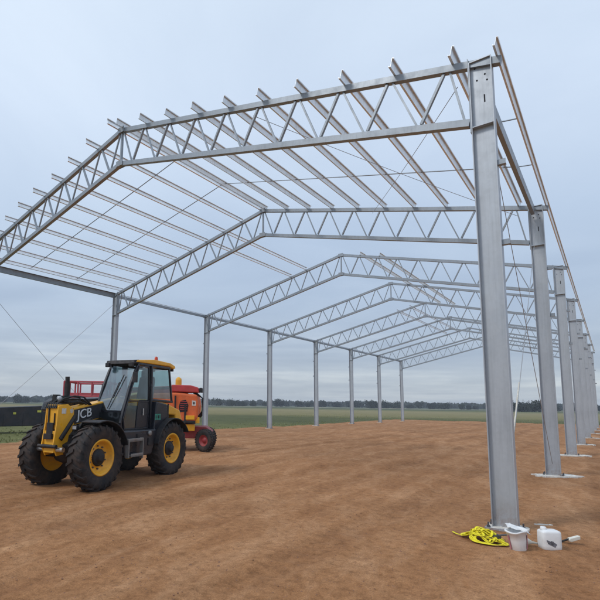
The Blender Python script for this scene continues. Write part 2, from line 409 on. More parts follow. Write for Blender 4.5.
# continuous wood behind
mb = MB(); rg = random.Random(31)
for i in range(9000):
    u = rg.uniform(-90, 690); d = rg.uniform(520, 580); b = bearing(u)
    hh = 4.6+2.6*noise.noise(V((u*.035, 2, 0)))+1.6*noise.noise(V((u*.16, 7, 0)))
    z = field_z(CAM.x+b.x*d, CAM.y+b.y*d)+rg.uniform(-.5, 1)*hh if rg.random() > .3 else field_z(CAM.x+b.x*d, CAM.y+b.y*d)+hh*rg.uniform(.6, 1)
    p = V((CAM.x+b.x*d, CAM.y+b.y*d, z)); nrm = V((rg.gauss(0,1), rg.gauss(0,1), rg.gauss(0,1))).normalized()
    s1 = nrm.orthogonal().normalized()*rg.uniform(1.0,2.2); s2 = nrm.cross(s1).normalized()*rg.uniform(.9,1.8)
    mb.add([p-s1-s2, p+s1-s2*.6, p+s1*.7+s2, p-s1*.8+s2*.9], [(0,1,2,3)])
tag(mb.build('distant_woodland', M['leaf'], fix=False), 'dark far-off woodland along the horizon', 'woodland', kind='stuff')

# ------------------------------------------------------------------ steel frame
S, B, HE, AP = 17.0916, 6.6214, 6.804, 8.8747
SL = (AP-HE)/(S/2); DEP = 1.03
def top(x): return AP-abs(x+S/2)*SL           # upper face of the top chord
NOD_R = [-S/2+.897*i for i in range(1, 10)]; NOD_L = [-S/2-.897*i for i in range(1, 10)]
fr = empty('steel_shed_frame', (0,0,0))
tag(fr, 'long unclad galvanised steel shed frame with lattice roof trusses standing on bare dirt', 'shed frame')
IS = lambda d, b, tf, tw: [(-b/2,-d/2),(b/2,-d/2),(b/2,-d/2+tf),(tw/2,-d/2+tf),(tw/2,d/2-tf),(b/2,d/2-tf),(b/2,d/2),(-b/2,d/2),(-b/2,d/2-tf),(-tw/2,d/2-tf),(-tw/2,-d/2+tf),(-b/2,-d/2+tf)]
def column_mb(near):
    mb = MB(); d, b, tf, tw = .305, .165, .012, .008; z1 = HE-.01
    # flanges face left and right, web faces along the building
    mb.box((-d/2+tf/2,0,z1/2), (tf,b,z1)); mb.box((d/2-tf/2,0,z1/2), (tf,b,z1)); mb.box((0,0,z1/2), (d-2*tf-.002,tw,z1-.01))
    for z in (HE-DEP-.03, HE-.015):                                        # stiffeners in line with the chords
        for s in (-1, 1): mb.box((0, s*(tw/2+.036), z), (d-2*tf-.004, .07, .012))
    return mb
def plate_mb():
    mb = MB(); mb.box((0,0,.012), (.46,.30,.024)); return mb
def bolts_mb():
    mb = MB()
    for x in (-.19, .19):
        for y in (-.10, .10): mb.tube((x,y,.024), (x,y,.085), .011, 8); mb.lathe([(0,.026),(.022,.026),(.022,.046),(0,.046)], (x,y,0), 2, 6, False)
    return mb
def cleat_mb(side, z):
    mb = MB(); x0, x1 = sorted((side*.153, side*.255))
    mb.prism([(x0,z-.038),(x1,z-.038),(x1,z+.035),(x0,z+.035)], -.034, -.026); mb.prism([(x0,z-.038),(x1,z-.038),(x1,z-.030),(x0,z-.030)], -.026, .036)
    return mb
def holes_mb():
    mb = MB()
    for x, z in ((.05,-.24),(-.06,-.30),(.075,-.34),(-.08,-.10)): mb.lathe([(0,-.004),(.013,-.004),(.013,.0),(0,.0)], (x,-.0047,HE+z), 1, 10, False)
    mb.box((.03,-.0062,HE-.62), (.018,.003,.12))
    return mb
col_data = {}
for side, X in ((1, 0), (-1, -S)):
    for k in range(8):
        if side not in col_data:
            c = column_mb(True).build('column', M['column'], fr); c.location = (X,k*B,0)
            plate_mb().build('base_plate', M['column'], c); bolts_mb().build('anchor_bolts', M['bolt'], c); [cleat_mb(side, z).build('girt_cleat', M['truss'], c) for z in (5.12, 3.93)]
            holes_mb().build('bolt_holes', M['hole'], c)
            col_data[side] = c
        else:
            c = copy_tree(col_data[side], fr); c.location = (X,k*B,0)
# trusses
CH = .11
def chord_line(off): return [(-S+.17, top(-S)-off+.17*SL), (-S/2, AP-off), (-.17, HE-off+.17*SL)]
def truss_parts(detailed):
    tr = MB(); xr = -S/2; plates = []
    # ridge post, end plates bolted to the column flanges, ridge splice plates
    tr.box((xr,0,AP-DEP/2-.04), (.05,.06,DEP-.12))
    for X in (-S+.163, -.163): q = MB(); q.box((X,0,HE-DEP/2-.02), (.012,.15,DEP+.16)); plates.append(('end_plate', q))
    for z in (AP-CH/2, AP-DEP+CH/2-.02):
        for s_ in (-1, 1): q = MB(); q.box((xr,s_*.062,z), (.26,.008,.15)); plates.append(('splice_plate', q))
    tops, bots = [], []
    for sgn in (-1, 1):
        a = -S+.18 if sgn < 0 else -.18
        t = MB(); ext = (a-sgn*0.0)
        # upper chord runs on over the column to carry the outer eave purlin
        xo = (-S-.27) if sgn < 0 else .27
        zt = lambda x: top(x) if -S <= x <= 0 else HE-(x if x > 0 else -S-x)*SL
        t.beam((xr, 0, AP-CH/2), (xo, 0, zt(xo)-CH/2), .10, CH); tops.append(t)
        t = MB(); t.beam((xr, 0, AP-DEP+CH/2-.02), (a, 0, top(a)-DEP+CH/2-.02), .10, CH); bots.append(t)
    dg = []
    for nodes, sgn in ((NOD_R, 1), (NOD_L, -1)):
        pts = [xr+sgn*.03]+nodes
        for i in range(len(pts)):
            a = pts[i]; nx = pts[i+1] if i+1 < len(pts) else (-.19 if sgn > 0 else -S+.19)
            bm = (a+nx)/2 if i+1 < len(pts) else nx-sgn*.03
            zt = top(a)-CH; zb = top(bm)-DEP+CH
            d = MB(); d.beam((a+sgn*.045, 0, zt), (bm-sgn*.035, 0, zb), .032, .04, (0,1,0)); dg.append(d)
            if i+1 < len(pts):
                d = MB(); d.beam((nx-sgn*.045, 0, top(nx)-CH), (bm+sgn*.035, 0, zb), .04, .054, (0,1,0)); dg.append(d)
    return tr, tops, bots, dg, plates
tA = None; tB = None
for k in range(8):
    if k < 2:
        if tA is None:
            tr, tops, bots, dg, plates = truss_parts(True)
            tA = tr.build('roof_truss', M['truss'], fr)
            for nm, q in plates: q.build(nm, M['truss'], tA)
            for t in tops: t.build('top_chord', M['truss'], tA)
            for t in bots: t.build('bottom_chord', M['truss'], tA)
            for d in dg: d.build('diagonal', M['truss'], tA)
            t = tA
        else: t = copy_tree(tA, fr)
    else:
        if tB is None:
            tr, tops, bots, dg, plates = truss_parts(False)
            tB = tr.build('roof_truss', M['truss'], fr)
            for nm, q in plates: q.build(nm, M['truss'], tB)
            for t in tops: t.build('top_chord', M['truss'], tB)
            for t in bots: t.build('bottom_chord', M['truss'], tB)
            w = MB()
            for d in dg: w.add(d.v, d.f)
            tag(w.build('web_lattice', M['truss'], tB), kind='stuff'); t = tB
        else: t = copy_tree(tB, fr)
    t.location = (0, k*B, 0)
# purlins: lipped channels, open side uphill
def purlin(x, y0, y1, downhill, name='purlin', depth=.145, fl=.034, z=None):
    """downhill = +1 on the right slope, -1 on the left"""
    th = .004; lip = .02; d2 = depth/2; sg = -downhill
    # zed section: bottom flange to the left, top flange to the right (seen along the building)
    prof = [(th,-d2),(th,d2-th),(fl-th,d2-th),(fl-th,d2-lip),(fl,d2-lip),(fl,d2),(0,d2),(0,-d2+th),(-fl+th,-d2+th),(-fl+th,-d2+lip),(-fl,-d2+lip),(-fl,-d2)]
    zz = (top(x)+.003 if z is None else z)+d2/math.cos(math.atan(SL))
    nrm = V((SL*downhill, 0, 1)).normalized()
    mb = MB(); mb.sweep((x, y0, zz), (x, y1, zz), prof, nrm)
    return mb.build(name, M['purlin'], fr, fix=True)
NR = [x+.13 for x in NOD_R]; NL = [x-.13 for x in NOD_L]
for x in [-S/2+.10]+NR: purlin(x, -.27+random.uniform(-.03,.03), B+.12, 1)
for x in [-S/2-.10]+NL: purlin(x, -.38+random.uniform(-.05,.05), B+.12, -1)
for x in (NL[1], NL[2]): purlin(x, B+.16, 2*B+.1, -1)
for x in (NR[0]-.03, NR[1]): purlin(x, 2*B-.1, 4*B+.1, 1)
for x in (NL[0], NL[1]): purlin(x, 4*B-.1, 6*B+.1, -1)
# eave purlins
for x, dh in ((.25, 1), (-S-.25, -1)):
    for k in range(8-1):
        purlin(x, (-.30 if k == 0 else k*B+.01), (k+1)*B-.0 if k < 6 else (k+1)*B+.2, dh, 'eave_purlin', .125, .026, HE-.25*SL+.005)
for x in (-.02, -S+.02):
    mb = MB(); sgn = 1 if x > -1 else -1
    prof = [(0,-.12),(sgn*-.08,-.12),(sgn*-.08,-.112),(sgn*-.008,-.112),(sgn*-.008,.112),(sgn*-.08,.112),(sgn*-.08,.12),(0,.12)]
    mb.sweep((x,.10,HE-.13), (x,B-.10,HE-.13), prof); mb.build('eave_beam', M['truss'], fr)
for k in range(1, 7):
    mb = MB(); mb.beam((-S-.12, k*B+.10, HE-.10), (-S-.12, (k+1)*B-.10, HE-.10), .06, .13); mb.build('eave_beam', M['truss'], fr)
# bridging rods across the purlins, and outer tails
for y in (B*.32, B*.64):
    mb = MB(); zo = lambda x: top(x)+.09
    mb.tube((-S+.2, y, zo(-S+.2)), (-S/2, y, zo(-S/2)), .014, 6); mb.tube((-S/2, y, zo(-S/2)), (0, y, zo(0)), .013, 6)
    mb.tube((0, y, zo(0)), (.25, y, HE+.06), .012, 6)
    mb.build('bridging_rod', M['truss'], fr)
# roof and wall bracing wires
def wire(a, b, r=.008, name='brace_wire', m='wire'):
    a, b = V(a), V(b); pts = [a.lerp(b, t/12)-V((0,0,.05*math.sin(PI*t/12))) for t in range(13)]
    mb = MB(); mb.path(pts, r, 5); return mb.build(name, M[m], fr)
wire((-.35,.1,HE-.22), (-4.3,B-.1,top(-4.3)-.2), .006); wire((-4.3,.1,top(-4.3)-.2), (-.4,B-.1,HE-.2), .006)
for X in (-S, 0):
    wire((X,.14,6.25), (X,B-.12,.30), .006 if X == 0 else .008); wire((X,B-.14,6.25), (X,.12,.30), .006 if X == 0 else .008)
mb = MB(); a, b = V((0,B-.14,6.25)), V((0,.12,.30)); mb.path([a.lerp(b, t)+V((-.01,.012*math.sin(t*90),-.05*math.sin(PI*t))) for t in [.70+.0115*i for i in range(18)]], .012, 6)
mb.build('tie_down_rope', M['white_rope'], fr)

# concrete footings (flush pads, mostly covered by soil)
def footing(x, y, w, d, seed, ang=0):
    rg = random.Random(seed); pts = []; n = 44
    for i in range(n):
        a = 2*PI*i/n; ca, sa = math.cos(a), math.sin(a)
        px = w/2*math.copysign(abs(ca)**.45, ca)*rg.uniform(.84,1.04)*(1+.2*noise.noise(V((ca*2,sa*2,seed)))); py = d/2*math.copysign(abs(sa)**.45, sa)*rg.uniform(.75,1.08)
        pts.append((x+px*math.cos(ang)-py*math.sin(ang), y+px*math.sin(ang)+py*math.cos(ang)))
    mb = MB(); z1 = .036
    mb.add([(a, b, -.2) for a, b in pts]+[(a, b, z1-.012*rg.random()) for a, b in pts], [tuple(range(n, 2*n))]+[(i, (i+1) % n, n+(i+1) % n, n+i) for i in range(n)])
    return mb
for side, X in ((1, 0), (-1, -S)):
    for k in range(8):
        if side == 1 and k == 0: w, d = .5, .36
        else: w, d = (1.05, .46) if side > 0 else (.5, .34)
        nm = ['nearest', 'second', 'third', 'fourth', 'fifth', 'sixth', 'seventh', 'farthest'][k]
        o = footing(X+(.02 if k == 0 else .06)*side, k*B+(.05 if k == 0 else -.02), w, d, 40+k+10*side, .65 if side == 1 and k else 0).build('concrete_footing', M['concrete'])
        tag(o, f'pale concrete footing pad under the {nm} column of the {"right" if side == 1 else "left"} row', 'footing', 'concrete footing pads under the columns')
mb = MB(); mb.add([(a, b, c-.018 if c > 0 else c) for a, b, c in footing(.36,.62,.24,.05,91,.55).v], footing(.36,.62,.24,.05,91,.55).f)
tag(mb.build('mortar_strip', M['concrete']), 'short white strip of spilt mortar on the dirt just behind the nearest column', 'mortar')

# ------------------------------------------------------------------ telehandler (local X forward, Y to its left, Z up)
TH = empty('telehandler', (-7.38914683, -.87525727, -.022), math.radians(-77.954))
tag(TH, 'yellow and black telehandler with yellow wheel rims parked under the shed frame', 'telehandler')
def wheel_parts(r=.615, w=.36, rim_r=.325, sgn=1):
    """tyre centred on origin, outer face towards +Y*sgn"""
    ty = MB(); h = w/2
    prof = [(rim_r,-h*.78),(rim_r+.04,-h*.9),(r*.78,-h*1.0),(r*.90,-h*.97),(r*.945,-h*.80),(r*.955,-h*.3),(r*.957,0),(r*.955,h*.3),(r*.945,h*.80),(r*.90,h*.97),(r*.78,h*1.0),(rim_r+.04,h*.9),(rim_r,h*.78)]
    ty.lathe(prof, (0,0,0), 1, 56)
    nl = 22
    for s in (-1, 1):
        for i in range(nl):
            a = 2*PI*(i+(.5 if s > 0 else 0))/nl
            # chevron lug: from the tread centre out and over the shoulder
            pts = [(a+.11, s*h*.04), (a+.02, s*h*.55), (a-.045, s*h*.92)]; wd = .042
            ring = []
            for q, (aa, yy) in enumerate(pts):
                rb = r*.93; rt = r*(1.0 if q < 2 else .975)
                for da in (-wd, wd):
                    for rr in (rb, rt): ring.append(V((rr*math.cos(aa+da), yy, rr*math.sin(aa+da))))
            # shoulder drop
            for da in (-wd*.8, wd*.8):
                for rr in (r*.80, r*.87): ring.append(V((rr*math.cos(pts[2][0]-.01+da), s*h*1.05, rr*math.sin(pts[2][0]-.01+da))))
            fs = []
            for q in range(3):
                o = q*4; fs += [(o,o+1,o+5,o+4), (o+2,o+6,o+7,o+3), (o+1,o+3,o+7,o+5)]
            fs += [(0,2,3,1), (12,13,15,14)]
            ty.add(ring, fs)
    rm = MB(); o = sgn
    rm.lathe([(rim_r+.005,o*h*.80),(rim_r+.02,o*h*.84),(rim_r-.005,o*h*.86),(rim_r-.03,o*h*.74),(rim_r-.05,o*h*.30),(rim_r-.09,o*h*.16),(.17,o*h*.10),(.16,o*h*.30),(.05,o*h*.34)], (0,0,0), 1, 40)
    rm.lathe([(rim_r,-o*h*.8),(rim_r-.05,-o*h*.5),(.12,-o*h*.3),(.0,-o*h*.3)], (0,0,0), 1, 30)
    hb = MB(); hb.lathe([(.165,o*h*.16),(.16,o*h*.42),(.13,o*h*.50),(.085,o*h*.52),(.08,o*h*.80),(.06,o*h*.84),(0,o*h*.84)], (0,0,0), 1, 24)
    nt_ = MB()
    for i in range(10):
        a = 2*PI*i/10; nt_.lathe([(0,0),(.016,0),(.016,.035),(0,.035)], (.21*math.cos(a), o*h*.13-(.0 if o > 0 else .035), .21*math.sin(a)), 1, 6, False)
    return ty, rm, hb, nt_
wp = {}
for s in (1, -1):
    ty, rm, hb, nt_ = wheel_parts(sgn=s)
    w = rm.build('wheel', M['rimyellow'], TH); ty.build('tyre', M['tyre'], w); hb.build('hub', M['blackmatte'], w); nt_.build('wheel_nuts', M['bolt'], w); wp[s] = w
for s in (1, -1):
    for i, x in enumerate((1.20, -1.16)):
        w = wp[s] if i == 0 else copy_tree(wp[s], TH)
        w.location = (x, .73 if s > 0 else -.50, .60); w.rotation_euler = (0, random.uniform(0, 1), 0)
# front wheels are steered a little
mb = MB(); mb.prism([(-1.75,.62),(1.45,.62),(1.5,.82),(1.0,1.02),(-1.55,1.05),(-1.80,.9)], -.30, .30); mb.build('chassis', M['blackmatte'], TH, .015)
mb = MB()
for x in (1.22, -1.22):
    mb.beam((x,-.52,.67), (x,.52,.67), .20, .22); mb.lathe([(0,-.2),(.19,-.16),(.22,0),(.19,.16),(0,.2)], (x,0,.66), 1, 20)
    mb.tube((x+.17,-.45,.70), (x+.17,.45,.70), .028)
mb.build('axle', M['blackmatte'], TH)
# tank and side box between the wheels on the near side, with two steps
mb = MB(); mb.prism([(.50,.52),(.58,.98),(.50,1.06),(-.56,1.06),(-.60,.98),(-.42,.52)], .31, .84); mb.build('fuel_tank', M['black'], TH, .03)
mb = MB()
for z, x0, x1 in ((.86,.10,.52), (.56,.08,.46)):
    mb.box(((x0+x1)/2,.90,z), (x1-x0,.15,.03)); mb.box(((x0+x1)/2,.965,z+.02), (x1-x0,.02,.06))
mb.box((.07,.93,.70), (.02,.09,.42)); mb.box((.53,.93,.72), (.02,.09,.38)); mb.build('step', M['steelgrey'], TH, .004)
# rear body side panels and counterweight
mb = MB(); mb.prism([(-.50,.70),(-.60,1.66),(-1.02,1.60),(-1.02,1.30),(-.86,1.22),(-.70,.90)], .32, .80); mb.build('side_panel', M['black'], TH, .02)
mb = MB(); mb.prism([(-.62,1.40),(-.62,1.72),(-1.30,1.62),(-1.86,1.46),(-1.98,1.20),(-1.92,.72),(-1.72,.66),(-1.66,1.34)], -.52, .62); mb.build('counterweight', M['yellow'], TH, .03)
mb = MB(); mb.prism([(-1.0,1.02),(-1.7,1.02),(-1.8,.7),(-1.66,1.36),(-1.0,1.38)], -.5, .3); mb.build('rear_cover', M['blackmatte'], TH, .02)
# mudguards
for x in (1.22, -1.22):
    for s in (1, -1):
        mb = MB(); r0, r1 = .665, .69; a0, a1 = (math.radians(72 if s > 0 else 95), math.radians(165)) if x > 0 else (math.radians(12), math.radians(150)); n = 16; vs = []
        for i in range(n+1):
            a = a0+(a1-a0)*i/n
            for rr, yy in ((r0,.50),(r0,.95),(r1,.95),(r1,.50)): vs.append((x*.965+rr*math.cos(a), yy if s > 0 else .22-yy, .60+rr*math.sin(a)))
        fs = [(i*4+k, i*4+(k+1) % 4, i*4+4+(k+1) % 4, i*4+4+k) for i in range(n) for k in range(4)]+[(0,3,2,1),(n*4,n*4+1,n*4+2,n*4+3)]
        mb.add(vs, fs); mb.build('mudguard', M['blackmatte'], TH, .008)
# engine pod on the far side with exhaust
mb = MB(); mb.prism([(-.55,.75),(.45,.75),(.50,1.38),(1.08,1.42),(1.02,1.62),(.9,1.68),(-.45,1.74),(-.58,1.55)], -.96, -.42); ep = mb.build('engine_pod', M['black'], TH, .05)
mb = MB(); 
for i in range(7): mb.box((.1+i*.09,-.405,1.45), (.03,.012,.3))
mb.build('grille', M['blackmatte'], ep)
mb = MB(); mb.tube((.52,-.78,1.70), (.52,-.78,2.02), .060, 14); mb.tube((.52,-.78,2.0), (.53,-.78,2.17), .047, 14); mb.build('exhaust_stack', M['blackmatte'], TH)
# boom
boom = MB()
bp0, bp1 = V((-1.45,-.14,1.74)), V((1.16,-.06,1.34))
boom.sweep(bp0, bp1, [(-.15,-.17),(.15,-.17),(.15,.17),(-.15,.17)]); bm = boom.build('boom', M['yellow'], TH, .02)
mb = MB(); mb.sweep(V((.95,-.06,1.37)), V((1.40,-.04,1.30)), [(-.12,-.145),(.12,-.145),(.12,.145),(-.12,.145)]); mb.build('inner_boom', M['yellow'], bm, .01)
# boom nose: two cheek plates reaching down in front of the axle
mb = MB()
for s in (-1, 1):
    mb.prism([(1.22,1.16),(1.24,1.48),(1.40,1.58),(1.64,1.54),(1.66,1.20),(1.72,.80),(1.62,.62),(1.40,.64),(1.34,.98),(1.26,1.06)], s*.145-.014, s*.145+.014)
mb.box((1.60,0,1.33), (.07,.262,.44)); mb.box((1.64,0,.88), (.07,.262,.40)); mb.box((1.50,0,1.555), (.28,.262,.03)); bn = mb.build('boom_nose', M['yellow'], TH, .006)
mb = MB(); mb.tube((1.30,-.26,1.45), (1.30,.16,1.45), .045, 14); mb.tube((1.62,-.42,.74), (1.62,.32,.74), .045, 14); mb.build('pivot_pin', M['chrome'], bn)
mb = MB(); mb.tube((1.20,.16,1.36), (1.56,.16,.92), .045, 12); mb.build('tilt_ram', M['blackmatte'], bn)
# quick hitch between the front tyres
mb = MB(); mb.tube((1.70,-.24,.80), (1.70,.22,.80), .035); mb.box((1.70,0,.98), (.05,.20,.10)); mb.box((1.665,.0,1.13), (.03,.16,.20)); mb.box((1.648,-.07,1.36), (.02,.03,.34)); mb.box((1.648,.08,1.30), (.02,.02,.22)); mb.build('hitch_carriage', M['blackmatte'], TH, .004)
# hoses over the nose
mb = MB(); rg = random.Random(9)
for i in range(7):
    y = -.16+i*.045; hh = rg.uniform(.05,.19)
    mb.path([V((.72,y,1.57)), V((.95,y+.01,1.58+hh*.8)), V((1.2,y,1.56+hh)), V((1.46,y-.01,1.58+hh*.6)), V((1.62,y,1.59)), V((1.66,y,1.50))], .017, 7)
for x, y, z in ((1.36,.02,1.68),(1.46,-.10,1.70),(1.22,-.16,1.68)): mb.box((x,y,z), (.12,.09,.12))
mb.build('hydraulic_hoses', M['hose'], TH)
mb = MB(); mb.lathe([(0,.045),(.05,.04),(.055,0),(.045,-.05),(0,-.06)], (1.46,-.02,1.68), 0, 16); mb.build('headlight', M['lamp'], TH)
mb = MB(); mb.box((1.36,.34,1.14), (.06,.12,.09)); hl = mb.build('headlight', M['blackmatte'], TH, .008); mb = MB(); mb.box((1.394,.34,1.14), (.008,.09,.06)); mb.build('lens', M['lamp'], hl)
# boom lettering
def text(body, size, origin, xdir, zdir, m, parent, name, ext=.003, shear=0, bold=.0, sx=1):
    cu = bpy.data.curves.new('t', 'FONT'); cu.body = body; cu.size = size; cu.extrude = ext; cu.shear = shear; cu.offset = bold; cu.align_x = 'CENTER'; cu.align_y = 'CENTER'
    tmp = bpy.data.objects.new('t', cu); me = bpy.data.meshes.new_from_object(tmp); bpy.data.objects.remove(tmp)
    me.name = name; me.materials.clear(); me.materials.append(m)
    X, Z = V(xdir).normalized(), V(zdir).normalized(); Y = Z.cross(X)   # text plane X-Z', normal = X x Z
    mat = Matrix((X*sx, Z, X.cross(Z))).transposed().to_4x4(); mat.translation = V(origin); me.transform(mat)
    o = bpy.data.objects.new(name, me); COL.objects.link(o); o.parent = parent; return o
bd = (bp1-bp0).normalized(); bu = V((-bd.z, 0, bd.x))
def on_boom(x, dz, y=0): t = (x-bp0.x)/(bp1.x-bp0.x); p = bp0.lerp(bp1, t); return V((x, p.y+.153+y, p.z+dz))
mb = MB(); mb.slab([on_boom(.30,-.150), on_boom(1.14,-.150), on_boom(1.20,.13), on_boom(.30,.14)], .006); db = mb.build('decal_panel', M['decal_black'], bm)
text('JCB', .245, on_boom(.90,.01,.018), -bd, bu, M['decal_white'], bm, 'lettering', .006, .15, 0, 1.12)
# cab
def P(x, y, z): return V((x, y, z))
YN, YF = .74, -.24                   # near and far side of the cab
cab = MB()
pil = .055
def bar(a, b, w=pil, h=pil): cab.beam(a, b, w, h, (0,1,0))
A_top, A_bot = (-.02, 2.47), (.50, 1.42); B_x = -.52; C_top, C_bot = (-1.40, 2.44), (-1.58, 1.66)
for y in (YN-.03, YF+.03):
    pts = [P(.56,y,1.02), P(.60,y,1.20), P(A_bot[0]+.02,y,A_bot[1]), P(.30,y,1.95), P(.10,y,2.30), P(A_top[0],y,A_top[1])]
    for a, b in zip(pts, pts[1:]): bar(a, b, .06, .07)
    bar(P(A_top[0]+.02,y,2.47), P(C_top[0]-.02,y,2.45)); bar(P(B_x,y,2.45), P(B_x-.04,y,1.02), .06, .17)
    bar(P(*[C_top[0],y,C_top[1]]), P(C_bot[0],y,C_bot[1])); bar(P(B_x,y,1.70), P(C_bot[0],y,1.66), .05, .06)
    bar(P(.58,y,1.05), P(B_x,y,1.05), .06, .06)
for z, x in ((2.46,-.02),(2.44,-1.40),(1.44,.50),(1.66,-1.57)): cab.beam((x,YF,z), (x,YN,z), .06, .06)
cb = cab.build('cab', M['black'], TH, .012)
mb = MB(); mb.prism([(.12,2.49),(.06,2.55),(-.7,2.61),(-1.45,2.58),(-1.66,2.53),(-1.70,2.47),(-1.62,2.45),(-1.4,2.50),(0,2.50)], YF-.02, YN+.0); rf = mb.build('roof', M['yellow'], cb, .02)
mb = MB(); mb.prism([(.20,2.46),(.16,2.54),(-.02,2.56),(-.06,2.47)], YF-.01, YN-.01); mb.build('visor', M['blackmatte'], rf, .01)
mb = MB(); mb.lathe([(0,2.74),(.035,2.735),(.05,2.70),(.055,2.64),(.055,2.60)], (-1.30,.30,0), 2, 16); mb.build('beacon', M['beacon'], rf)
mb = MB()
for y in (.60, -.10): mb.box((-1.66,y,2.44), (.07,.14,.09))
mb.box((.21,.66,2.44), (.08,.13,.09)); mb.box((.21,-.16,2.44), (.08,.13,.09)); mb.build('work_light', M['blackmatte'], rf, .01)
cb.location = (-.08, .09, 0); cb.scale = (.86, .78, 1)
# windscreen leaning forward, its far post, wiper
mb = MB(); mb.slab([P(.03,YF+.06,2.44), P(.03,YN-.07,2.44), P(.54,YN-.07,1.46), P(.54,YF+.06,1.46)], .008); mb.build('windscreen', M['windscreen'], cb)
mb = MB(); mb.slab([P(.585,YF+.06,1.42), P(.585,YN-.07,1.42), P(.60,YN-.07,1.06), P(.60,YF+.06,1.06)], .008); mb.build('lower_windscreen', M['windscreen'], cb)
mb = MB(); mb.tube((.56,.22,1.50), (.30,.36,2.06), .012, 6); mb.beam((.44,.30,1.72), (.20,.42,2.22), .02, .02); mb.build('wiper', M['blackmatte'], cb)
mb = MB(); mb.slab([P(-.60,YN-.03,2.40), P(-1.36,YN-.03,2.40), P(-1.52,YN-.03,1.72), P(-.62,YN-.03,1.74)], .008); mb.build('side_window', M['glass'], cb)
mb = MB(); mb.slab([P(-.60,YF+.03,2.40), P(-1.36,YF+.03,2.40), P(-1.52,YF+.03,1.72), P(-.62,YF+.03,1.74)], .008); mb.build('side_window', M['glass'], cb)
mb = MB(); mb.slab([P(-1.42,YF+.06,2.40), P(-1.42,YN-.07,2.40), P(-1.57,YN-.07,1.72), P(-1.57,YF+.06,1.72)], .008); mb.build('rear_window', M['glass'], cb)
mb = MB(); mb.slab([P(.04,YF+.03,2.40), P(-.44,YF+.03,2.42), P(-.46,YF+.03,1.72), P(.38,YF+.03,1.72)], .008); mb.build('side_window', M['glass'], cb)
# glazed door, near side: frame, glass, handle
dr = MB(); DY = YN+.012; dp = [P(.00,DY,2.40), P(-.40,DY,2.42), P(-.45,DY,1.68), P(-.42,DY,1.08), P(.50,DY,1.08), P(.545,DY,1.30), P(.44,DY,1.56), P(.25,DY,1.98)]
for i in range(len(dp)): dr.beam(dp[i], dp[(i+1) % len(dp)], .03, .045, (0,1,0))
dr.beam(P(-.45,DY,1.66), P(.38,DY,1.66), .03, .04, (0,1,0)); dd = dr.build('door', M['black'], cb, .006)
mb = MB(); mb.slab([P(-.01,DY,2.38), P(-.38,DY,2.40), P(-.43,DY,1.69), P(.36,DY,1.69), P(.24,DY,1.97)], .006); mb.build('door_glass', M['glass'], dd)
mb = MB(); mb.slab([P(-.42,DY,1.64), P(-.40,DY,1.10), P(.06,DY,1.10), P(.00,DY,1.64)], .02); mb.build('door_panel', M['black'], dd)
mb = MB(); mb.slab([P(.03,DY,1.64), P(.09,DY,1.10), P(.49,DY,1.10), P(.53,DY,1.30), P(.40,DY,1.62)], .006); mb.build('lower_door_glass', M['glass'], dd)
mb = MB(); mb.box((-.20,DY+.03,1.43), (.035,.03,.15)); mb.build('door_handle', M['chrome'], dd, .006)
mb = MB(); mb.tube((-.50,YN+.03,1.25), (-.48,YN+.06,1.30), .012); mb.tube((-.48,YN+.06,1.30), (-.48,YN+.06,2.0), .014); mb.tube((-.48,YN+.06,2.0), (-.50,YN+.03,2.05), .012); mb.build('grab_rail', M['black'], cb)
# cab floor, interior
mb = MB(); mb.box((-.45,.25,1.03), (1.9,.90,.05)); mb.prism([(-.9,1.05),(-.9,1.45),(-1.5,1.62),(-1.5,1.05)], YF+.06, YN-.06); mb.prism([(.50,1.05),(.52,1.50),(.28,1.62),(.18,1.50),(.30,1.05)], -.02, .46); mb.build('interior_trim', M['blackmatte'], cb, .01)
mb = MB(); mb.prism([(-.88,1.05),(-.30,1.05),(-.22,1.48),(-.28,1.56),(-.72,1.54),(-.76,1.62),(-.90,2.22),(-1.00,2.24),(-1.04,2.16),(-.94,1.48)], .02, .50); mb.box((-.86,.27,2.30), (.10,.24,.16)); mb.box((-.45,.56,1.66), (.36,.06,.05)); mb.build('seat', M['seat'], cb, .04)
mb = MB(); c = V((.14,.24,1.80)); ax = V((-.45,0,.9)).normalized(); e1 = ax.orthogonal().normalized(); e2 = ax.cross(e1)
mb.path([c+e1*.17*math.cos(2*PI*i/24)+e2*.17*math.sin(2*PI*i/24) for i in range(25)], .014, 7); mb.tube(c, c-ax*.36, .03); mb.beam(c-e1*.16, c+e1*.16, .02, .02); mb.beam(c-e2*.16, c+e2*.16, .02, .02); mb.build('steering_wheel', M['blackmatte'], cb)
# mirrors
mb = MB(); mb.tube((.10,YN,2.36), (.26,YN+.10,2.28), .012); mb.box((.27,YN+.12,2.16), (.04,.14,.22)); mb.build('mirror', M['blackmatte'], cb, .01)
# green marking on the side panel
mb = MB()
for i in range(3):
    x = -.58-i*.075
    mb.box((x,.808,1.37), (.055,.006,.03)); mb.box((x,.808,1.27), (.055,.006,.03)); mb.box((x+.02,.808,1.32), (.014,.006,.075)); 
    if i != 1: mb.box((x-.02,.808,1.32), (.014,.006,.075))
mb.build('marking', M['decal_green'], TH)
mb = MB(); mb.tube((-.9,.10,1.30), (.1,.10,1.34), .05, 12); mb.build('lift_ram', M['chrome'], TH)
mb = MB(); rg = random.Random(17)
for i in range(5):
    y = .34+.03*i; mb.path([V((.95,y,1.08)), V((1.10,y+.02,1.20+.03*i)), V((1.26,y-.05,1.16+.02*i)), V((1.36,y-.12,1.0))], .014, 6)
mb.build('brake_hoses', M['hose'], TH); mb = MB()
for i in range(4): mb.path([V((-.60,.36+.03*i,1.08)), V((-.78,.42+.03*i,1.00)), V((-.86,.50,.86)), V((-.95,.46,.72))], .014, 6)
mb.build('brake_hoses', M['hose'], TH)
